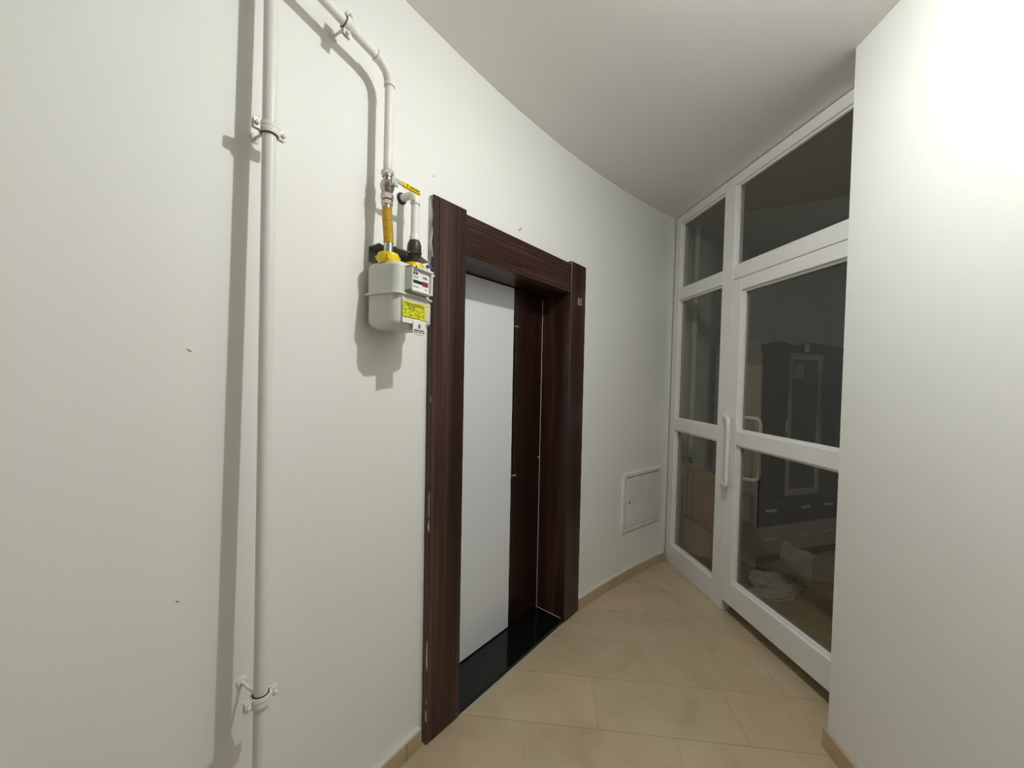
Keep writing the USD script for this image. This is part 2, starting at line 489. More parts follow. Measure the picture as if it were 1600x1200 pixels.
for sd, (z, h, w) in enumerate(((.095, .05, .007), (.165, .022, .009), (.30, .12, .006), (.845, .045, .006), (.90, .10, .008), (1.35, .02, .004))):
    n = 12
    zs = np.linspace(z, z + h, n)
    k = np.sin(np.linspace(0, math.pi, n)) ** .5 * w * (.45 + .9 * meshkit.noise(np.c_[zs * 90, zs * 0 + sd, zs * 0], 5))
    poly = Polygon([(.0006, q) for q in zs] + [(-x_ - .0006, q) for x_, q in zip(k[::-1], zs[::-1])]).buffer(0)
    m = trimesh.creation.extrude_polygon(poly, .0011, engine='earcut')
    v = np.array(m.vertices)
    uu = LFT - v[:, 2] - LEAN * (v[:, 1] - 1.07)
    ch.append(trimesh.Trimesh(DF.o + uu[:, None] * DF.a + v[:, :1] * DF.d + v[:, 1:2] * np.array([0, 0, 1.0]), m.faces, process=False))
for c_ in ch:
    c_.fix_normals()
for c_ in ch:
    part(jl, 'bare_edge', c_, m_chip, False, label='pale bare chipboard where the veneer peeled')
part(d1, 'mortar_strip', dbox(IL - .002, IR + .002, -.004, .006, -.002, .0035, .0015), m_mortar, label='thin pale mortar strip before the threshold')
part(hd, 'cover_block', dbox(.545, .567, -.007, -.001, 1.966, 2.006, .002), m_wood_h)
st = part(d1, 'number_sticker', dbox(1.072, 1.115, -.002, .0012, 1.895, 1.937, .0004), m_plate, False, label='small grey printed sticker')
bits(st, 'print', [dbox(1.076, 1.098, .001, .0016, 1.920, 1.932, .0001), dbox(1.080, 1.108, .001, .0016, 1.903, 1.913, .0001)], m_plate_d)

thL = math.degrees(math.atan2(*(lambda v: (v[1], -v[0]))(DF.P(LFT, 0, 0)[:2] - WC)))
thR = math.degrees(math.atan2(*(lambda v: (v[1], -v[0]))(DF.P(RGT + .005, 0, 0)[:2] - WC)))
skirting('baseboard_left', 4.0, thL - .03, 'beige stone skirting at the foot of the curved wall in front of the entrance door')
skirting('baseboard_far', thR + .05, 53.2, 'beige stone skirting between the entrance door and the glass partition')
sr = thing('baseboard_right', 'beige stone skirting along the foot of the plain right wall', 'skirting', tuple([*P0, 0]), kind='structure')
PF = Frame(P0, PD, (-.9954, .0958))
for k in range(7):
    part(sr, 'skirting_piece', PF.box(-.012 + k * .58 if k == 0 else k * .58 + .0006, (k + 1) * .58 - .0006, -.002, .014, 0, .078, .0015), m_base, False)

# ------------------------------------------------------------------ glass partition
G = np.array([-.1219, .9925])
GF = Frame((1.375, 2.43), G, (-.9925, -.1219))          # a along it (away), d towards the corridor; faces at d=0 .. -.06
w1 = thing('window_1', 'white painted metal glazed screen with smoked panes around the glass door', 'window', tuple(GF.P(0, 0, 0)), kind='structure')
SL, SR = .705, -.905


def wf(name, a0, a1, z0, z1, d0=-.06, d1=0.0, label=None):
    return part(w1, name, GF.box(a0, a1, d0, d1, z0, z1, .003), m_frame_white, 20, label)


wf('jamb', .622, SL - .012, 0, CEIL - .002)
wf('jamb', SR, -.822, 0, CEIL - .002)
wf('head_rail', -.822, .622, 2.700, CEIL - .004)
wf('post', .004, .106, 0, 2.700)
wf('transom', .106, .622, 2.096, 2.182)
wf('transom', -.822, .004, 2.103, 2.186)
wf('middle_rail', .106, .622, 1.073, 1.158)
wf('bottom_rail', .106, .622, .0, .154)


def pane(parent, a0, a1, z0, z1, bead=m_frame_white):
    q = part(parent, 'pane', GF.box(a0 + .006, a1 - .006, -.037, -.033, z0 + .006, z1 - .006, .0004), m_glass, False, label='smoked glass pane')
    b = .012
    bd = [GF.box(a0 - .001, a0 + b, -.032, -.014, z0, z1, .002), GF.box(a1 - b, a1 + .001, -.032, -.014, z0, z1, .002),
          GF.box(a0 + b, a1 - b, -.032, -.014, z0 - .001, z0 + b, .002), GF.box(a0 + b, a1 - b, -.032, -.014, z1 - b, z1 + .001, .002)]
    for x in bd:
        part(q, 'glazing_bead', x, bead)


pane(w1, .106, .622, 2.182, 2.700)
pane(w1, -.822, .004, 2.186, 2.700)
pane(w1, .106, .622, 1.158, 2.096)
pane(w1, .106, .622, .154, 1.073)

d2 = thing('door_2', 'white metal framed glass door with smoked panes and bar handles', 'door', tuple(GF.P(-.4, 0, .073)), kind='structure')


def df(name, a0, a1, z0, z1):
    return part(d2, name, GF.box(a0, a1, -.055, .002, z0, z1, .003), m_frame_white, 20)


df('stile', -.078, .000, .073, 2.099)
df('stile', -.818, -.738, .073, 2.099)
df('top_rail', -.738, -.078, 2.024, 2.099)
df('middle_rail', -.738, -.078, 1.073, 1.160)
df('bottom_rail', -.738, -.078, .073, .217)
pane(d2, -.738, -.078, 1.160, 2.024)
pane(d2, -.738, -.078, .217, 1.073)
hp = fillet([GF.P(.032, -.002, 1.236), GF.P(-.078, .054, 1.228), GF.P(-.078, .054, .812), GF.P(.032, -.002, .804)], .032, 9)
hh = part(d2, 'bar_handle', tube(densify(hp, .03), .0132, 16), m_frame_white, True, label='white bar handle on the corridor side')
for z in (1.236, .804):
    part(hh, 'mount', lathe_on(GF.P(.032, -.002, z), [*GF.d[:2], 0], [(0, .019), (.006, .019), (.012, .012)], 20), m_frame_white, 40)
hp = fillet([GF.P(-.050, -.055, 1.242), GF.P(-.128, -.118, 1.242), GF.P(-.128, -.118, .862), GF.P(-.050, -.055, .862)], .04, 9)
h2 = part(d2, 'bar_handle', tube(densify(hp, .03), .0115, 16), m_frame_white, True, label='white bar handle behind the glass')
for z in (1.242, .862):
    part(h2, 'mount', lathe_on(GF.P(-.050, -.055, z), [*(-GF.d[:2]), 0], [(0, .017), (.006, .017), (.012, .0115)], 20), m_frame_white, 40)

# ------------------------------------------------------------------ ceiling lamp (above the frame)
la = thing('ceiling_lamp', 'small round lamp with a domed opal diffuser on the corridor ceiling', 'lamp', tuple(LAMP))
part(la, 'base', lathe_on(LAMP, (0, 0, -1), [(0.0, .060), (.010, .060), (.018, .036), (.050, .030)], 32), m_lampbase, 40)
R_ = .027
prof = [(.052 + .016 * math.cos(a), R_ * math.sin(a)) for a in np.linspace(math.pi / 2, 0, 12)]
part(la, 'opal_dome', lathe_on(LAMP, (0, 0, -1), [(.0505, R_)] + prof, 32), m_emit, True, label='lit opal dome')

# ------------------------------------------------------------------ gas pipes
TH_MAIN = 31.17
pt_top, pt_bot = np.array([-.6150, .9555, CEIL]), np.array([-.5812, .9082, 0.0])     # it stands a little off plumb
RM = .0156
gp = thing('gas_riser_pipe', 'thick white painted upright gas pipe on the left of the curved wall', 'pipe', tuple(pt_bot))
part(gp, 'pipe', tube(densify([pt_bot, pt_top], .1), RM, 24), m_pipe, True)


def on_main(z):
    k = z / CEIL
    return pt_bot * (1 - k) + pt_top * k


def clamp_at(c, axis, r, wall_n, lug_dir, gap, label, tilt=0.0):
    """two-part pipe clamp with lugs and screws, on a rod to the wall"""
    axis = np.array(axis, float) / np.linalg.norm(axis)
    wall_n = np.array(wall_n, float)
    k = thing('pipe_clamp', label, 'clamp', tuple(c), group='pipe clamps on the gas pipes')
    lug = lug_dir - axis * (lug_dir @ axis)
    lug /= np.linalg.norm(lug)
    fr = np.cross(axis, lug)
    if fr @ wall_n < 0:
        fr = -fr
    h = .0125
    def half(sign):
        # half ring cross-section swept round the pipe
        out = []
        a = np.linspace(.10, math.pi - .10, 22)
        rin, rout = r + .0026, r + .0062
        ring = []
        for t in a:
            rad = lug * math.cos(t) + fr * sign * math.sin(t)
            ring.append([c + rad * rin - axis * h, c + rad * rout - axis * h, c + rad * (rout + .0018) - axis * h * .35, c + rad * rout * 1.0 + rad * .0002, c + rad * (rout + .0018) + axis * h * .35, c + rad * rout + axis * h, c + rad * rin + axis * h])
        ring = np.array(ring)
        n, q = ring.shape[:2]
        v = ring.reshape(-1, 3)
        f = []
        for i in range(n - 1):
            for j in range(q):
                a0, b0 = i * q + j, i * q + (j + 1) % q
                f += [(a0, b0, b0 + q), (a0, b0 + q, a0 + q)]
        for j in range(1, q - 1):
            f += [(0, j, j + 1), ((n - 1) * q, (n - 1) * q + j + 1, (n - 1) * q + j)]
        out.append(trimesh.Trimesh(v, np.array(f), process=False))
        for s in (-1, 1):
            cc = c + lug * s * (r + .0125) + fr * sign * .004
            m = cham(-.0095, .0095, -.0013, .0013, -h, h, .001)
            vv = np.array(m.vertices)
            out.append(trimesh.Trimesh(cc + vv[:, :1] * lug + vv[:, 1:2] * fr + vv[:, 2:] * axis, m.faces, process=False))
        m = tm(out)
        m.fix_normals()
        return m
    part(k, 'clamp_half', half(1), m_pipe, 35)
    part(k, 'clamp_half', half(-1), m_pipe, 35)
    part(k, 'rubber_lining', lathe_on(c - axis * (h + .0012), axis, [(0, r + .0008), (0, r + .0028), (2 * h + .0024, r + .0028), (2 * h + .0024, r + .0008)], 28), m_rubber, 40)
    for s in (-1, 1):
        p = c + lug * s * (r + .0145)
        b = part(k, 'screw', lathe_on(p - fr * .010, fr, [(0, .0026), (.0185, .0026), (.0187, .0052), (.0215, .0052), (.0230, .003)], 14), m_pipe, 40)
        part(b, 'nut', hexnut(p - fr * .0095, fr, .004, .005), m_pipe, 20)
    w0 = c - wall_n * gap
    part(k, 'rod', tube([w0 + wall_n * .001, c - wall_n * (r + .003)], .0036, 12), m_pipe, True)
    part(k, 'wall_rosette', lathe_on(w0, wall_n, [(0, .013), (.003, .012), (.005, .006)], 20), m_pipe, 40)


for z, lab in ((2.035, 'white painted pipe clamp high on the thick upright gas pipe'), (.655, 'white painted pipe clamp low on the thick upright gas pipe near the floor')):
    c = on_main(z)
    gap = WR - np.hypot(*(c[:2] - WC))
    clamp_at(c, pt_top - pt_bot, RM, wn(31.05), wt(31.05), gap, lab)

RB = .0138
BG = .072
def bpt(th, z):
    return wp(th, BG, z)
b_end = bpt(33.81, 2.098)
br = thing('gas_branch_pipe', 'thinner white painted gas pipe sloping down the curved wall to the meter valve', 'pipe', tuple(b_end))
line = fillet([bpt(31.23, 2.474), bpt(33.81, 2.418), b_end], .055, 10)
# keep the sloping run at the same distance from the curved wall
line2 = []
for p in densify(line, .03):
    v = p[:2] - WC
    v = v / np.linalg.norm(v) * (WR - BG)
    line2.append(np.array([*(WC + v), p[2]]))
part(br, 'pipe', tube(line2, RB, 20), m_pipe, True)
tc = on_main(2.476)
axm = (pt_top - pt_bot) / np.linalg.norm(pt_top - pt_bot)
part(gp, 'tee', [lathe_on(tc - axm * .032, axm, [(0, RM + .001), (.001, RM + .005), (.063, RM + .005), (.064, RM + .001)], 24)], m_pipe, 40)
part(br, 'socket', lathe_on(line2[1], line2[4] - line2[1], [(0, RB + .001), (0, RB + .004), (.030, RB + .004), (.031, RB + .001)], 20), m_pipe, 40)
el = [p for p in line2 if np.linalg.norm(p - bpt(33.81, 2.418)) < .060]
part(br, 'elbow', tube(el, RB + .0022, 20), m_pipe, True)
for p, q in ((el[0], el[1]), (el[-1], el[-2])):
    part(br, 'elbow_collar', lathe_on(p, q - p, [(0, RB + .002), (.001, RB + .0035), (.008, RB + .0035), (.010, RB + .002)], 20), m_pipe, 40)
cc = line2[int(np.argmin([np.linalg.norm(p - bpt(32.64, 2.443)) for p in line2]))]
ax = bpt(33.0, 2.435) - bpt(32.3, 2.450)
axn = ax / np.linalg.norm(ax)
lugd = np.cross(axn, wn(32.64))
clamp_at(cc, ax, RB, wn(32.64), lugd, BG, 'white painted pipe clamp on the thinner sloping gas pipe near the ceiling')

# ------------------------------------------------------------------ valve, hose, meter
MT = np.array([.469, .883])
MN = np.array([.883, -.469])
MS = 1.045                                     # the meter's size against the first estimate of it, taken from eye height


class MeterFrame(Frame):
    def P(s, a, d, z):
        return s.o + s.a * a + s.d * d + np.array([0, 0, CAM_H + MS * (z - CAM_H)])

    def to(s, mesh):
        m = tm(mesh)
        v = np.array(m.vertices)
        v[:, 2] = CAM_H + MS * (v[:, 2] - CAM_H)
        return Frame.to(s, trimesh.Trimesh(v, m.faces, process=False))


def mz(z):
    return CAM_H + MS * (z - CAM_H)


MF = MeterFrame((-.342 * MS, 1.120 * MS), MT * MS, MN * MS)             # a along the meter's front, d towards the corridor; front face at d=0
vz = 2.122
vx = np.array([*b_end[:2], 0])
dn = (0, 0, -1)
vv_ = thing('gas_valve', 'nickel gas ball valve with yellow lever above the meter', 'valve', tuple(vx + np.array([0, 0, 2.03])))
bd = part(vv_, 'valve_body', [lathe_on(vx + np.array([0, 0, 2.096]), dn, [(0, .0155), (.004, .0175), (.018, .0175), (.020, .014), (.028, .014), (.032, .0185), (.042, .0215), (.052, .0215), (.062, .0185), (.066, .0145), (.074, .0145)], 24)], m_brass, 35)
part(bd, 'hexagon', hexnut(vx + np.array([0, 0, 2.098]), dn, .016, .0205), m_brass, 20)
part(bd, 'hexagon', hexnut(vx + np.array([0, 0, 2.026]), dn, .020, .0205), m_brass, 20)
part(bd, 'union_nut', hexnut(vx + np.array([0, 0, 2.005]), dn, .016, .0185), m_brass, 20)
sp = vx + np.array([0, 0, 2.049])
vn, vt = wn(34.0), wt(34.0)
part(bd, 'stem', lathe_on(sp + vn * .015, vn, [(0, .009), (.014, .009), (.014, .0065), (.022, .0065), (.022, .009), (.028, .008)], 16), m_steel, 35)
VF = Frame((sp + vn * .036)[:2], vt[:2], vn[:2])
zc = sp[2] + .012
lev = part(vv_, 'lever', [VF.box(-.012, .012, -.001, .002, zc - .020, zc + .008, .001), VF.box(.008, .034, -.001, .0025, zc - .006, zc + .006, .001)], m_steel, 20)
part(lev, 'yellow_sleeve', VF.box(.030, .104, -.004, .006, zc - .0085, zc + .0085, .003), m_yellow, 30)
bits(lev, 'sleeve_print', [VF.to(cham(.042 + .0, .050, .0055, .0065, zc - .004, zc + .005, .0003)), VF.to(cham(.056, .095, .0055, .0065, zc - .003, zc + .003, .0003))], m_oldprint)

top_m = 1.788
hose_b = MF.P(.028, -.066, 1.846)
hose_t = vx + np.array([0, 0, 1.990])
ho = thing('gas_hose', 'short yellow corrugated gas hose between valve and meter', 'hose', tuple(hose_b))
pts, rr = [], []
for i in range(265):
    k = i / 264
    s = k * k * (3 - 2 * k)
    p = hose_t * (1 - k) + hose_b * k
    p[:2] = hose_t[:2] * (1 - s) + hose_b[:2] * s
    pts.append(p)
    rr.append(.0148 + .0013 * math.sin(k * 2 * math.pi * 22) - (.002 if k < .02 or k > .98 else 0))
part(ho, 'sleeve', tube(pts, rr, 20), m_hose, 60)
part(ho, 'end_collar', lathe_on(hose_b + np.array([0, 0, .003]), dn, [(0, .0130), (.003, .0142), (.009, .0142), (.016, .0125), (.030, .0125)], 20), m_steel, 35)
part(ho, 'end_collar', lathe_on(hose_t + np.array([0, 0, .004]), dn, [(-.002, .0125), (.006, .0150), (.014, .0150)], 20), m_brass, 35)

ou = MF.P(.140, -.066, 0) * np.array([1, 1, 0])
FLZ = 1.691
me = thing('gas_meter', 'grey diaphragm gas meter with yellow connection nuts hanging on the curved wall', 'gas meter', tuple(MF.P(.078, -.062, 1.575)))


def rbox(a0, a1, d0, d1, z0, z1, rv, rh):
    """box with strongly rounded upright edges and rounded rims: hull of stacked rounded outlines"""
    pts = []
    a = np.linspace(0, math.pi / 2, 7)
    def ring(z, ins):
        for cx, sx in ((a0, 1), (a1, -1)):
            for cy, sy in ((d0, 1), (d1, -1)):
                r_ = max(rv - ins * .2, .002)
                ox, oy = cx + sx * (ins + r_), cy + sy * (ins + r_)
                for t in a:
                    pts.append((ox - sx * r_ * math.cos(t), oy - sy * r_ * math.sin(t), z))
    for t in np.linspace(0, math.pi / 2, 6):
        ring(z0 + rh[0] * (1 - math.sin(t)), rh[0] * (1 - math.cos(t)))
        ring(z1 - rh[1] * (1 - math.sin(t)), rh[1] * (1 - math.cos(t)))
    return tm(m3.Manifold.hull_points(np.array(pts)))


MW, MD = .158, .134
part(me, 'upper_case', MF.to(rbox(0, MW, -MD, 0, FLZ, top_m, .026, (.001, .016))), m_meter, 30)
part(me, 'lower_case', MF.to(rbox(.001, MW - .001, -MD + .001, -.001, 1.588, FLZ, .028, (.026, .001))), m_meter, 30)
part(me, 'seam_flange', MF.to(rbox(-.008, MW + .009, -MD - .006, .007, FLZ - .003, FLZ + .003, .026, (.002, .002))), m_meter, 30)
lowf = part(me, 'front_bulge', MF.to(rbox(.020, MW - .010, -.02, .0035, 1.606, 1.682, .004, (.012, .006))), m_meter, 30)
# display
ds = part(me, 'display_housing', [MF.box(.033, .128, -.004, .026, 1.699, 1.706, .002), MF.box(.033, .128, -.004, .030, 1.768, 1.776, .002),
                                  MF.box(.033, .039, -.004, .028, 1.699, 1.776, .002), MF.box(.119, .128, -.004, .028, 1.699, 1.776, .002), MF.box(.036, .122, -.004, .018, 1.702, 1.772, .001)], m_meter_d, 25)
part(ds, 'screw', lathe_on(MF.P(.046, .029, 1.772), [*MN, 0], [(0, .003), (.002, .003)], 12), m_rubber, 40)
part(ds, 'lug', MF.box(.126, .142, .018, .022, 1.765, 1.771, .001), m_meter_d)
fp = part(me, 'index_plate', MF.box(.041, .117, .017, .0195, 1.707, 1.766, .0005), m_white_card, False)
part(fp, 'index_window', MF.box(.044, .086, .019, .0205, 1.727, 1.736, .0003), m_black, False)
part(fp, 'red_dials', MF.box(.086, .112, .019, .0206, 1.724, 1.738, .0003), m_red, False)
pr = [MF.box(.046, .051, .019, .0202, 1.752, 1.760, .0001), MF.box(.054, .058, .019, .0202, 1.753, 1.759, .0001), MF.box(.059, .065, .019, .0202, 1.753, 1.759, .0001)]
pr += [MF.box(.088 + k * .003, .0895 + k * .003, .019, .0202, 1.746, 1.753, .0001) for k in range(7)]
bits(fp, 'print', pr, m_black)
bits(fp, 'fine_print', [MF.box(.045, .070, .019, .0201, 1.746, 1.748, .0001), MF.box(.045, .066, .019, .0201, 1.742, 1.744, .0001), MF.box(.044, .070, .019, .0201, 1.715, 1.718, .0001), MF.box(.098, .108, .019, .0201, 1.713, 1.716, .0001)], m_grey_print)
sk = part(me, 'warning_sticker', MF.box(.021, .140, .003, .0046, 1.622, 1.671, .0003), m_ysticker, False, label='yellow printed warning sticker')
part(sk, 'peeled_end', MF.box(.118, .141, .0040, .0052, 1.622, 1.666, .0004), m_peel, False)
rows = [MF.box(.030, .112, .0044, .0050, 1.6635, 1.6665, .0001), MF.box(.034, .116, .0044, .0050, 1.6585, 1.6612, .0001), MF.box(.046, .075, .0044, .0050, 1.6545, 1.6562, .0001),
        MF.box(.046, .058, .0044, .0050, 1.6485, 1.6522, .0001), MF.box(.062, .072, .0044, .0050, 1.6485, 1.6522, .0001), MF.box(.026, .100, .0044, .0050, 1.6225, 1.6240, .0001)]
rg = random.Random(3)
for k in range(26):
    a, z = rg.uniform(.028, .115), rg.uniform(1.626, 1.646)
    rows.append(MF.box(a, a + rg.uniform(.001, .004), .0044, .0050, z, z + rg.uniform(.0012, .004), .0001))
part(sk, 'print', rows, m_oldprint, False, kind='stuff')
part(sk, 'white_strip', MF.box(.021, .100, .003, .0044, 1.606, 1.6215, .0003), m_white_card, False)
for a, nm in ((.028, 'a'), (.140, 'b')):
    cpt = MF.P(a, -.066, top_m - .004)
    part(me, 'connection_nut', [lathe_on(cpt, (0, 0, 1), [(0, .029), (.005, .032), (.010, .0335), (.028, .0335), (.033, .031)], 28)] +
         [lathe_on(cpt + np.array([.0335 * math.cos(q), .0335 * math.sin(q), .010]), (0, 0, 1), [(0, .0042), (.014, .0042)], 8) for q in (0.3, 1.87, 3.44, 5.01)], m_yellow, 40, label='yellow connection nut')
part(me, 'neck', lathe_on(MF.P(.028, -.066, top_m + .02), (0, 0, 1), [(0, .0145), (.040, .0145)], 20), m_steel, 40)

# the outlet: dark union, upright pipe, elbow into the wall
op = thing('gas_outlet_pipe', 'short white gas pipe rising from the meter and turning into the wall', 'pipe', tuple(ou + np.array([0, 0, 1.82])))
into = wn(34.6)
zt = 2.074
hz = ou + np.array([0, 0, zt])
gapo = WR - np.hypot(*(hz[:2] - WC))
wallp = hz - into * gapo
part(op, 'pipe', tube(densify(fillet([ou + np.array([0, 0, 1.915]), hz, wallp + into * .002], .03, 10), .02), .0134, 20), m_pipe, True)
part(op, 'elbow_collar', lathe_on(ou + np.array([0, 0, zt - .040]), (0, 0, 1), [(0, .0138), (.002, .0168), (.012, .0172), (.014, .0138)], 20), m_pipe, 40)
part(op, 'socket', lathe_on(ou + np.array([0, 0, 1.925]), dn, [(-.01, .0138), (0, .0165), (.012, .0172), (.016, .0150)], 20), m_pipe, 40)
part(op, 'wall_ring', lathe_on(wallp, into, [(0, .021), (.004, .020), (.008, .016)], 24), m_dark_iron, 40)
un = part(op, 'union', lathe_on(ou + np.array([0, 0, 1.912]), dn, [(0, .0175), (.004, .0195), (.014, .0235), (.034, .0242), (.044, .0210), (.052, .0165), (.066, .0150)], 24), m_dark_iron, 35, label='dark iron union')
part(un, 'union_ring', hexnut(ou + np.array([0, 0, 1.874]), dn, .010, .0262, 8), m_dark_iron, 20)

bk = thing('meter_bracket', 'dark grey steel bracket holding the meter to the wall', 'bracket', tuple(MF.P(.08, -.08, 1.832) * np.array([1, 1, 0]) + np.array([0, 0, 1.80])))
pp_ = [tuple(wp(33.70, .003)[:2]), (-.408, 1.203), (-.387, 1.262), (-.333, 1.336), tuple(wp(35.35, .05)[:2]), tuple(wp(35.35, .003)[:2]), tuple(wp(34.4, .003)[:2])]
if Polygon(pp_).exterior.is_ccw is False:
    pp_ = pp_[::-1]
plate = m3.Manifold.extrude(m3.CrossSection([np.array(pp_)], m3.FillRule.NonZero), .004).translate([0, 0, 1.862])
for a in (.028, .140):
    c_ = MF.P(a, -.066, 0)
    plate = plate - m3.Manifold.cylinder(.03, .0275, .0275, 28).translate([c_[0], c_[1], 1.85])
part(bk, 'shelf_plate', plate, m_bracket, False)
part(bk, 'back_plate', extrude(arc_poly(33.72, 35.2, .0005, .0045, .3), 1.818, 1.862), m_bracket, False)
for t_ in (33.9, 35.0):
    part(bk, 'screw', lathe_on(wp(t_, .0045, 1.84), wn(t_), [(0, .006), (.003, .005)], 12), m_steel, 40)

sl = thing('meter_seal', 'small blue capped seal at the right top of the gas meter', 'seal', tuple(MF.P(.150, -.012, top_m - .008)))
part(sl, 'stub', lathe_on(MF.P(.150, -.012, top_m - .006), (0, 0, 1), [(0, .006), (.018, .006)], 16), m_clear, 40)
part(sl, 'cap', lathe_on(MF.P(.150, -.012, top_m + .012), (0, 0, 1), [(0, .009), (.005, .010), (.008, .007)], 16), m_blue, 40)
part(sl, 'tail', MF.box(.156, .176, -.014, -.010, top_m + .013, top_m + .017, .001), m_blue)

# the card stuck on below the sticker
tg = thing('tag_card', 'white service card with black flame mark stuck to the meter', 'card', tuple(MF.P(.092, .008, 1.566)))
cd = part(tg, 'card', MF.box(.063, .122, .0055, .0068, 1.566, 1.617, .0004), m_white_card, False)


def text_on(txt, a, z, h, d, bold=False):
    t = meshkit.text_mesh(txt, h, .0006, bold)
    v = np.array(t.vertices)
    w = (v[:, :1] + a) * MF.a + MF.o + MF.d * (d + v[:, 2:]) + np.array([0, 0, 1.0]) * (z + v[:, 1:2])
    m = trimesh.Trimesh(w, t.faces, process=False)
    m.fix_normals()
    return m


part(cd, 'lettering', text_on('SONUZ MÜH', .067, 1.5915, .0056, .0067, True), m_black, False)
bits(cd, 'fine_print', [MF.box(.074 + k * .0062, .079 + k * .0062, .0067, .0072, 1.5865, 1.5885, .0001) for k in range(6)], m_grey_print)
fl_o = [(0.0, .0105), (.0022, .0066), (.0042, .0030), (.0040, -.0008), (.0022, -.0032), (0, -.0040), (-.0022, -.0032), (-.0040, -.0008), (-.0042, .0030), (-.0022, .0066)]
drop = Polygon(fl_o).buffer(.0006).difference(Polygon([(x * .45, y * .45 - .0004) for x, y in fl_o]))
dm = trimesh.creation.extrude_polygon(drop, .0006, engine='earcut')
v = np.array(dm.vertices)
part(cd, 'flame_mark', trimesh.Trimesh(MF.o + (v[:, :1] + .0915) * MF.a + MF.d * (.0067 + v[:, 2:]) + np.array([0, 0, 1.0]) * (1.6050 + v[:, 1:2]), dm.faces, process=False), m_black, False)
rows = [(.067, .0705, 1.5790, .0052)] + [(.0735 + k * .0040, .0735 + k * .0040 + (.0028 if k not in (3, 7) else .0008), 1.5800, .0034) for k in range(11)]
bits(cd, 'number_row', [MF.box(a, b, .0067, .0072, z, z + h, .0001) for a, b, z, h in rows], m_black)
bits(cd, 'address_row', [MF.box(a, b, .0067, .0072, 1.5735, 1.5762, .0001) for a, b in ((.072, .075), (.0765, .087), (.088, .099), (.100, .111))], m_grey_print)

# ------------------------------------------------------------------ access panel and nail on the curved wall
q0, q1 = wp(48.75), wp(52.75)
aa = (q1 - q0)[:2]
aw = np.linalg.norm(aa)
aa = aa / aw
AF = Frame(q0[:2], aa, (aa[1], -aa[0]))
ap = thing('access_panel', 'square white painted metal access panel low on the wall beside the glass screen', 'panel', tuple(AF.P(aw / 2, 0, .36)))
Z0, Z1 = .352, .778
fz = part(ap, 'frame', [AF.box(0, .034, -.012, .011, Z0, Z1, .003), AF.box(aw - .034, aw, -.012, .011, Z0, Z1, .003), AF.box(.034, aw - .034, -.012, .011, Z1 - .030, Z1, .003), AF.box(.034, aw - .034, -.012, .011, Z0, Z0 + .030, .003)], m_box, 20)
part(ap, 'recess', AF.box(.030, aw - .030, -.014, .002, Z0 + .026, Z1 - .026, .001), m_rubber)
dp = part(ap, 'panel_door', AF.box(.042, aw - .038, .002, .014, Z0 + .034, Z1 - .036, .002), m_box, 20)
part(dp, 'lock', lathe_on(AF.P(.080, .013, .565), [*AF.d[:2], 0], [(0, .013), (.003, .012), (.003, .007), (.0015, .006)], 20), m_steel, 40)
nl = DF.P(.545, -.02, 2.19)
thn = math.degrees(math.atan2(nl[1] - WC[1], WC[0] - nl[0]))
solo('wall_nail', tube([wp(thn, -.004, 2.185), wp(thn, .014, 2.186), wp(thn, .016, 2.196)], .0016, 8), m_bracket, 'small dark bent nail in the wall above the door frame', 'nail', smooth=True)

# ------------------------------------------------------------------ the dark room behind the glass
HE = np.array([.945, .326])
HF = Frame((1.93, 2.985), HE, (HE[1], -HE[0]))           # a along the wardrobe's front, d towards the viewer
wd = thing('wardrobe', 'dark wood wardrobe with pale side and narrow glazed door behind the glass', 'wardrobe', tuple(HF.P(.6, -.2, 0)))
WW, WD, WH = 1.30, .43, 1.765
part(wd, 'side_panel', HF.box(0, .022, -WD, 0, 0, WH + .03, .003), m_ward_pale, label='pale side panel')
part(wd, 'side_panel', HF.box(WW - .022, WW, -WD, 0, 0, WH, .003), m_ward_dark)
part(wd, 'carcass', HF.box(.022, WW - .022, -WD, -.022, .06, WH, .003), m_ward_dark)
part(wd, 'plinth', HF.box(.022, WW - .022, -WD, -.05, 0, .06, .002), m_ward_dark)
dA = part(wd, 'wardrobe_door', HF.box(.024, .312, -.020, .002, .55, WH - .055, .003), m_ward_dark)
part(dA, 'handle', [HF.box(.286, .298, .002, .022, 1.07, 1.16, .003)], m_ward_pale)
fr_ = [HF.box(.316, .356, -.020, .002, .55, WH - .055, .003), HF.box(.668, .708, -.020, .002, .55, WH - .055, .003), HF.box(.356, .668, -.020, .002, WH - .105, WH - .055, .003), HF.box(.356, .668, -.020, .002, .55, .60, .003)]
dB = part(wd, 'glazed_door', fr_, m_ward_pale, label='pale framed narrow glazed door')
part(dB, 'glass_panel', HF.box(.356, .668, -.012, -.008, .60, WH - .105, .0005), m_wglass, False)
part(dB, 'backing', HF.box(.350, .674, -.022, -.018, .58, WH - .09, .0005), m_ward_in, False)
part(dB, 'shelf_edge', [HF.box(.358, .666, -.0175, -.013, 1.375, 1.405, .001)], m_ward_dark)
part(dB, 'paper_note', HF.box(.375, .495, -.0078, -.0068, 1.505, 1.625, .0003), m_carton, False, label='white paper note on the glass')
part(wd, 'wardrobe_door', HF.box(.712, WW - .024, -.020, .002, .55, WH - .055, .003), m_ward_dark)
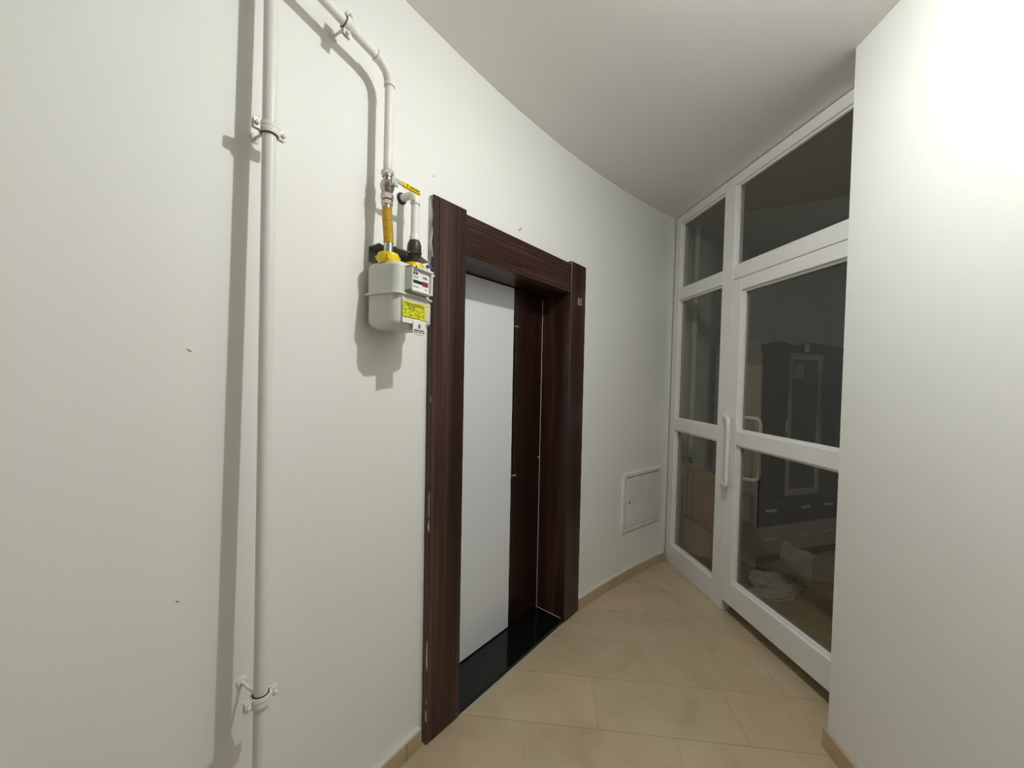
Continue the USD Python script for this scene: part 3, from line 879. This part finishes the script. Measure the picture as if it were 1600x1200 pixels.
for z0, z1, mt, lb in ((.325, .542, m_ward_dark, None), (.095, .318, m_ward_pale, 'pale lower drawer front')):
    for a0, a1 in ((.024, .708), (.712, WW - .024)):
        dr = part(wd, 'drawer', HF.box(a0, a1, -.020, .004, z0, z1, .004), mt, 20, label=lb)
        w = (a1 - a0)
        for q in (.15, .72):
            zc_ = (z0 + z1) / 2 + .02
            part(dr, 'handle', [HF.box(a0 + q * w - .02, a0 + q * w + .075, .016, .024, zc_ - .010, zc_ + .012, .003), HF.box(a0 + q * w - .02, a0 + q * w - .012, .003, .02, zc_ - .008, zc_ + .008, .002), HF.box(a0 + q * w + .067, a0 + q * w + .075, .003, .02, zc_ - .008, zc_ + .008, .002)], m_clear, 20)
# wavy cornice
xs = np.linspace(.0, WW, 90)
prof = WH + .012 + .016 * np.cos((xs - .19) / .19 * math.pi) * np.exp(-((xs - .1) / .45) ** 2) + .020 * np.exp(-((xs - .62) / .25) ** 2)
poly = Polygon([(x, z) for x, z in zip(xs, prof)] + [(WW, WH - .055), (0, WH - .055)])
m = trimesh.creation.extrude_polygon(poly, .026, engine='earcut')
v = np.array(m.vertices)
m = trimesh.Trimesh(np.c_[v[:, 0], v[:, 2] - .020, v[:, 1]], m.faces[:, ::-1], process=False)
co = part(wd, 'cornice', HF.to(m), m_ward_dark, 25)
part(co, 'ornament', HF.to(trimesh.creation.icosphere(2, 1.0).apply_scale([.030, .012, .036]).apply_translation([.495, .008, WH - .012])), m_ward_pale, True)

# brown board behind the lower left pane
BD = thing('board', 'brown board with a level seam standing behind the lower left glass pane', 'board', tuple(GF.P(.33, -.10, 0)))
part(BD, 'panel', GF.box(.075, .612, -.112, -.090, .405, .815, .002), m_board)
part(BD, 'panel', GF.box(.075, .612, -.112, -.090, .002, .398, .002), m_board)
part(BD, 'batten', GF.box(.56, .60, -.128, -.112, .002, .86, .002), m_ward_dark)

# upright pipe in the corner behind the glass
thp = 55.35
pp = thing('corner_pipe', 'pale upright pipe with two collars in the corner behind the left panes', 'pipe', tuple(wp(thp, .055)))
part(pp, 'pipe', tube(densify([wp(thp, .055, .0), wp(thp, .055, CEIL)], .2), .024, 18), m_pipe, True)
for z in (1.345, 1.885):
    part(pp, 'collar', lathe_on(wp(thp, .055, z - .015), (0, 0, 1), [(0, .0245), (.002, .031), (.028, .031), (.030, .0245)], 20), m_pipe, 40)

# white carton with open flaps, rotated a little
cb = thing('carton', 'small white carton with open flaps on the floor before the wardrobe', 'carton', (2.10, 2.72, 0))
CF = Frame((2.085, 2.735), (.97, .24), (.24, -.97))
CW, CH = .135, .205
part(cb, 'body', [CF.box(0, CW, -.14, -.137, .0, CH, .001), CF.box(0, CW, -.003, 0, .0, CH, .001), CF.box(0, .003, -.137, -.003, 0, CH, .001), CF.box(CW - .003, CW, -.137, -.003, 0, CH, .001), CF.box(.003, CW - .003, -.137, -.003, 0, .004, .001)], m_carton, False)
def flap(pts, thick=.003):
    p = np.array(pts)
    n = np.cross(p[1] - p[0], p[2] - p[0])
    n = n / np.linalg.norm(n) * thick
    return tm(m3.Manifold.hull_points(np.vstack([p, p + n])))
P = CF.P
part(cb, 'flap', flap([P(CW, 0, CH), P(CW, -.14, CH), P(CW + .09, -.12, CH - .01), P(CW + .085, -.02, CH - .02)]), m_carton, False)
part(cb, 'flap', flap([P(0, -.14, CH), P(CW, -.14, CH), P(CW - .03, -.16, CH + .055), P(.05, -.16, CH + .06)]), m_carton, False)


def crumple(c, size, seed, n=4, amp=.5):
    s = trimesh.creation.icosphere(n, 1.0)
    v = np.array(s.vertices)
    k = 1 + amp * (meshkit.fbm(v * 1.9 + seed, 3, seed) - .5) * 2
    v = v * k[:, None]
    v[:, 2] = np.where(v[:, 2] < -.55, -.55 + (v[:, 2] + .55) * .05, v[:, 2])
    v = v * np.array(size)
    v[:, 2] -= v[:, 2].min()
    return trimesh.Trimesh(v + np.array(c), s.faces, process=False)


bg = thing('plastic_bag', 'crumpled white plastic bag on the floor left of the small carton', 'bag', (1.86, 2.66, 0))
def turned(m, deg, c):
    return m.apply_transform(trimesh.transformations.rotation_matrix(math.radians(deg), (0, 0, 1), c))


part(bg, 'bundle', turned(crumple((1.89, 2.70, 0), (.145, .070, .075), 4), -18, (1.89, 2.70, 0)), m_bag, 25)
part(bg, 'loose_end', turned(crumple((1.80, 2.60, 0), (.13, .055, .03), 9), -8, (1.80, 2.60, 0)), m_bag, 25)
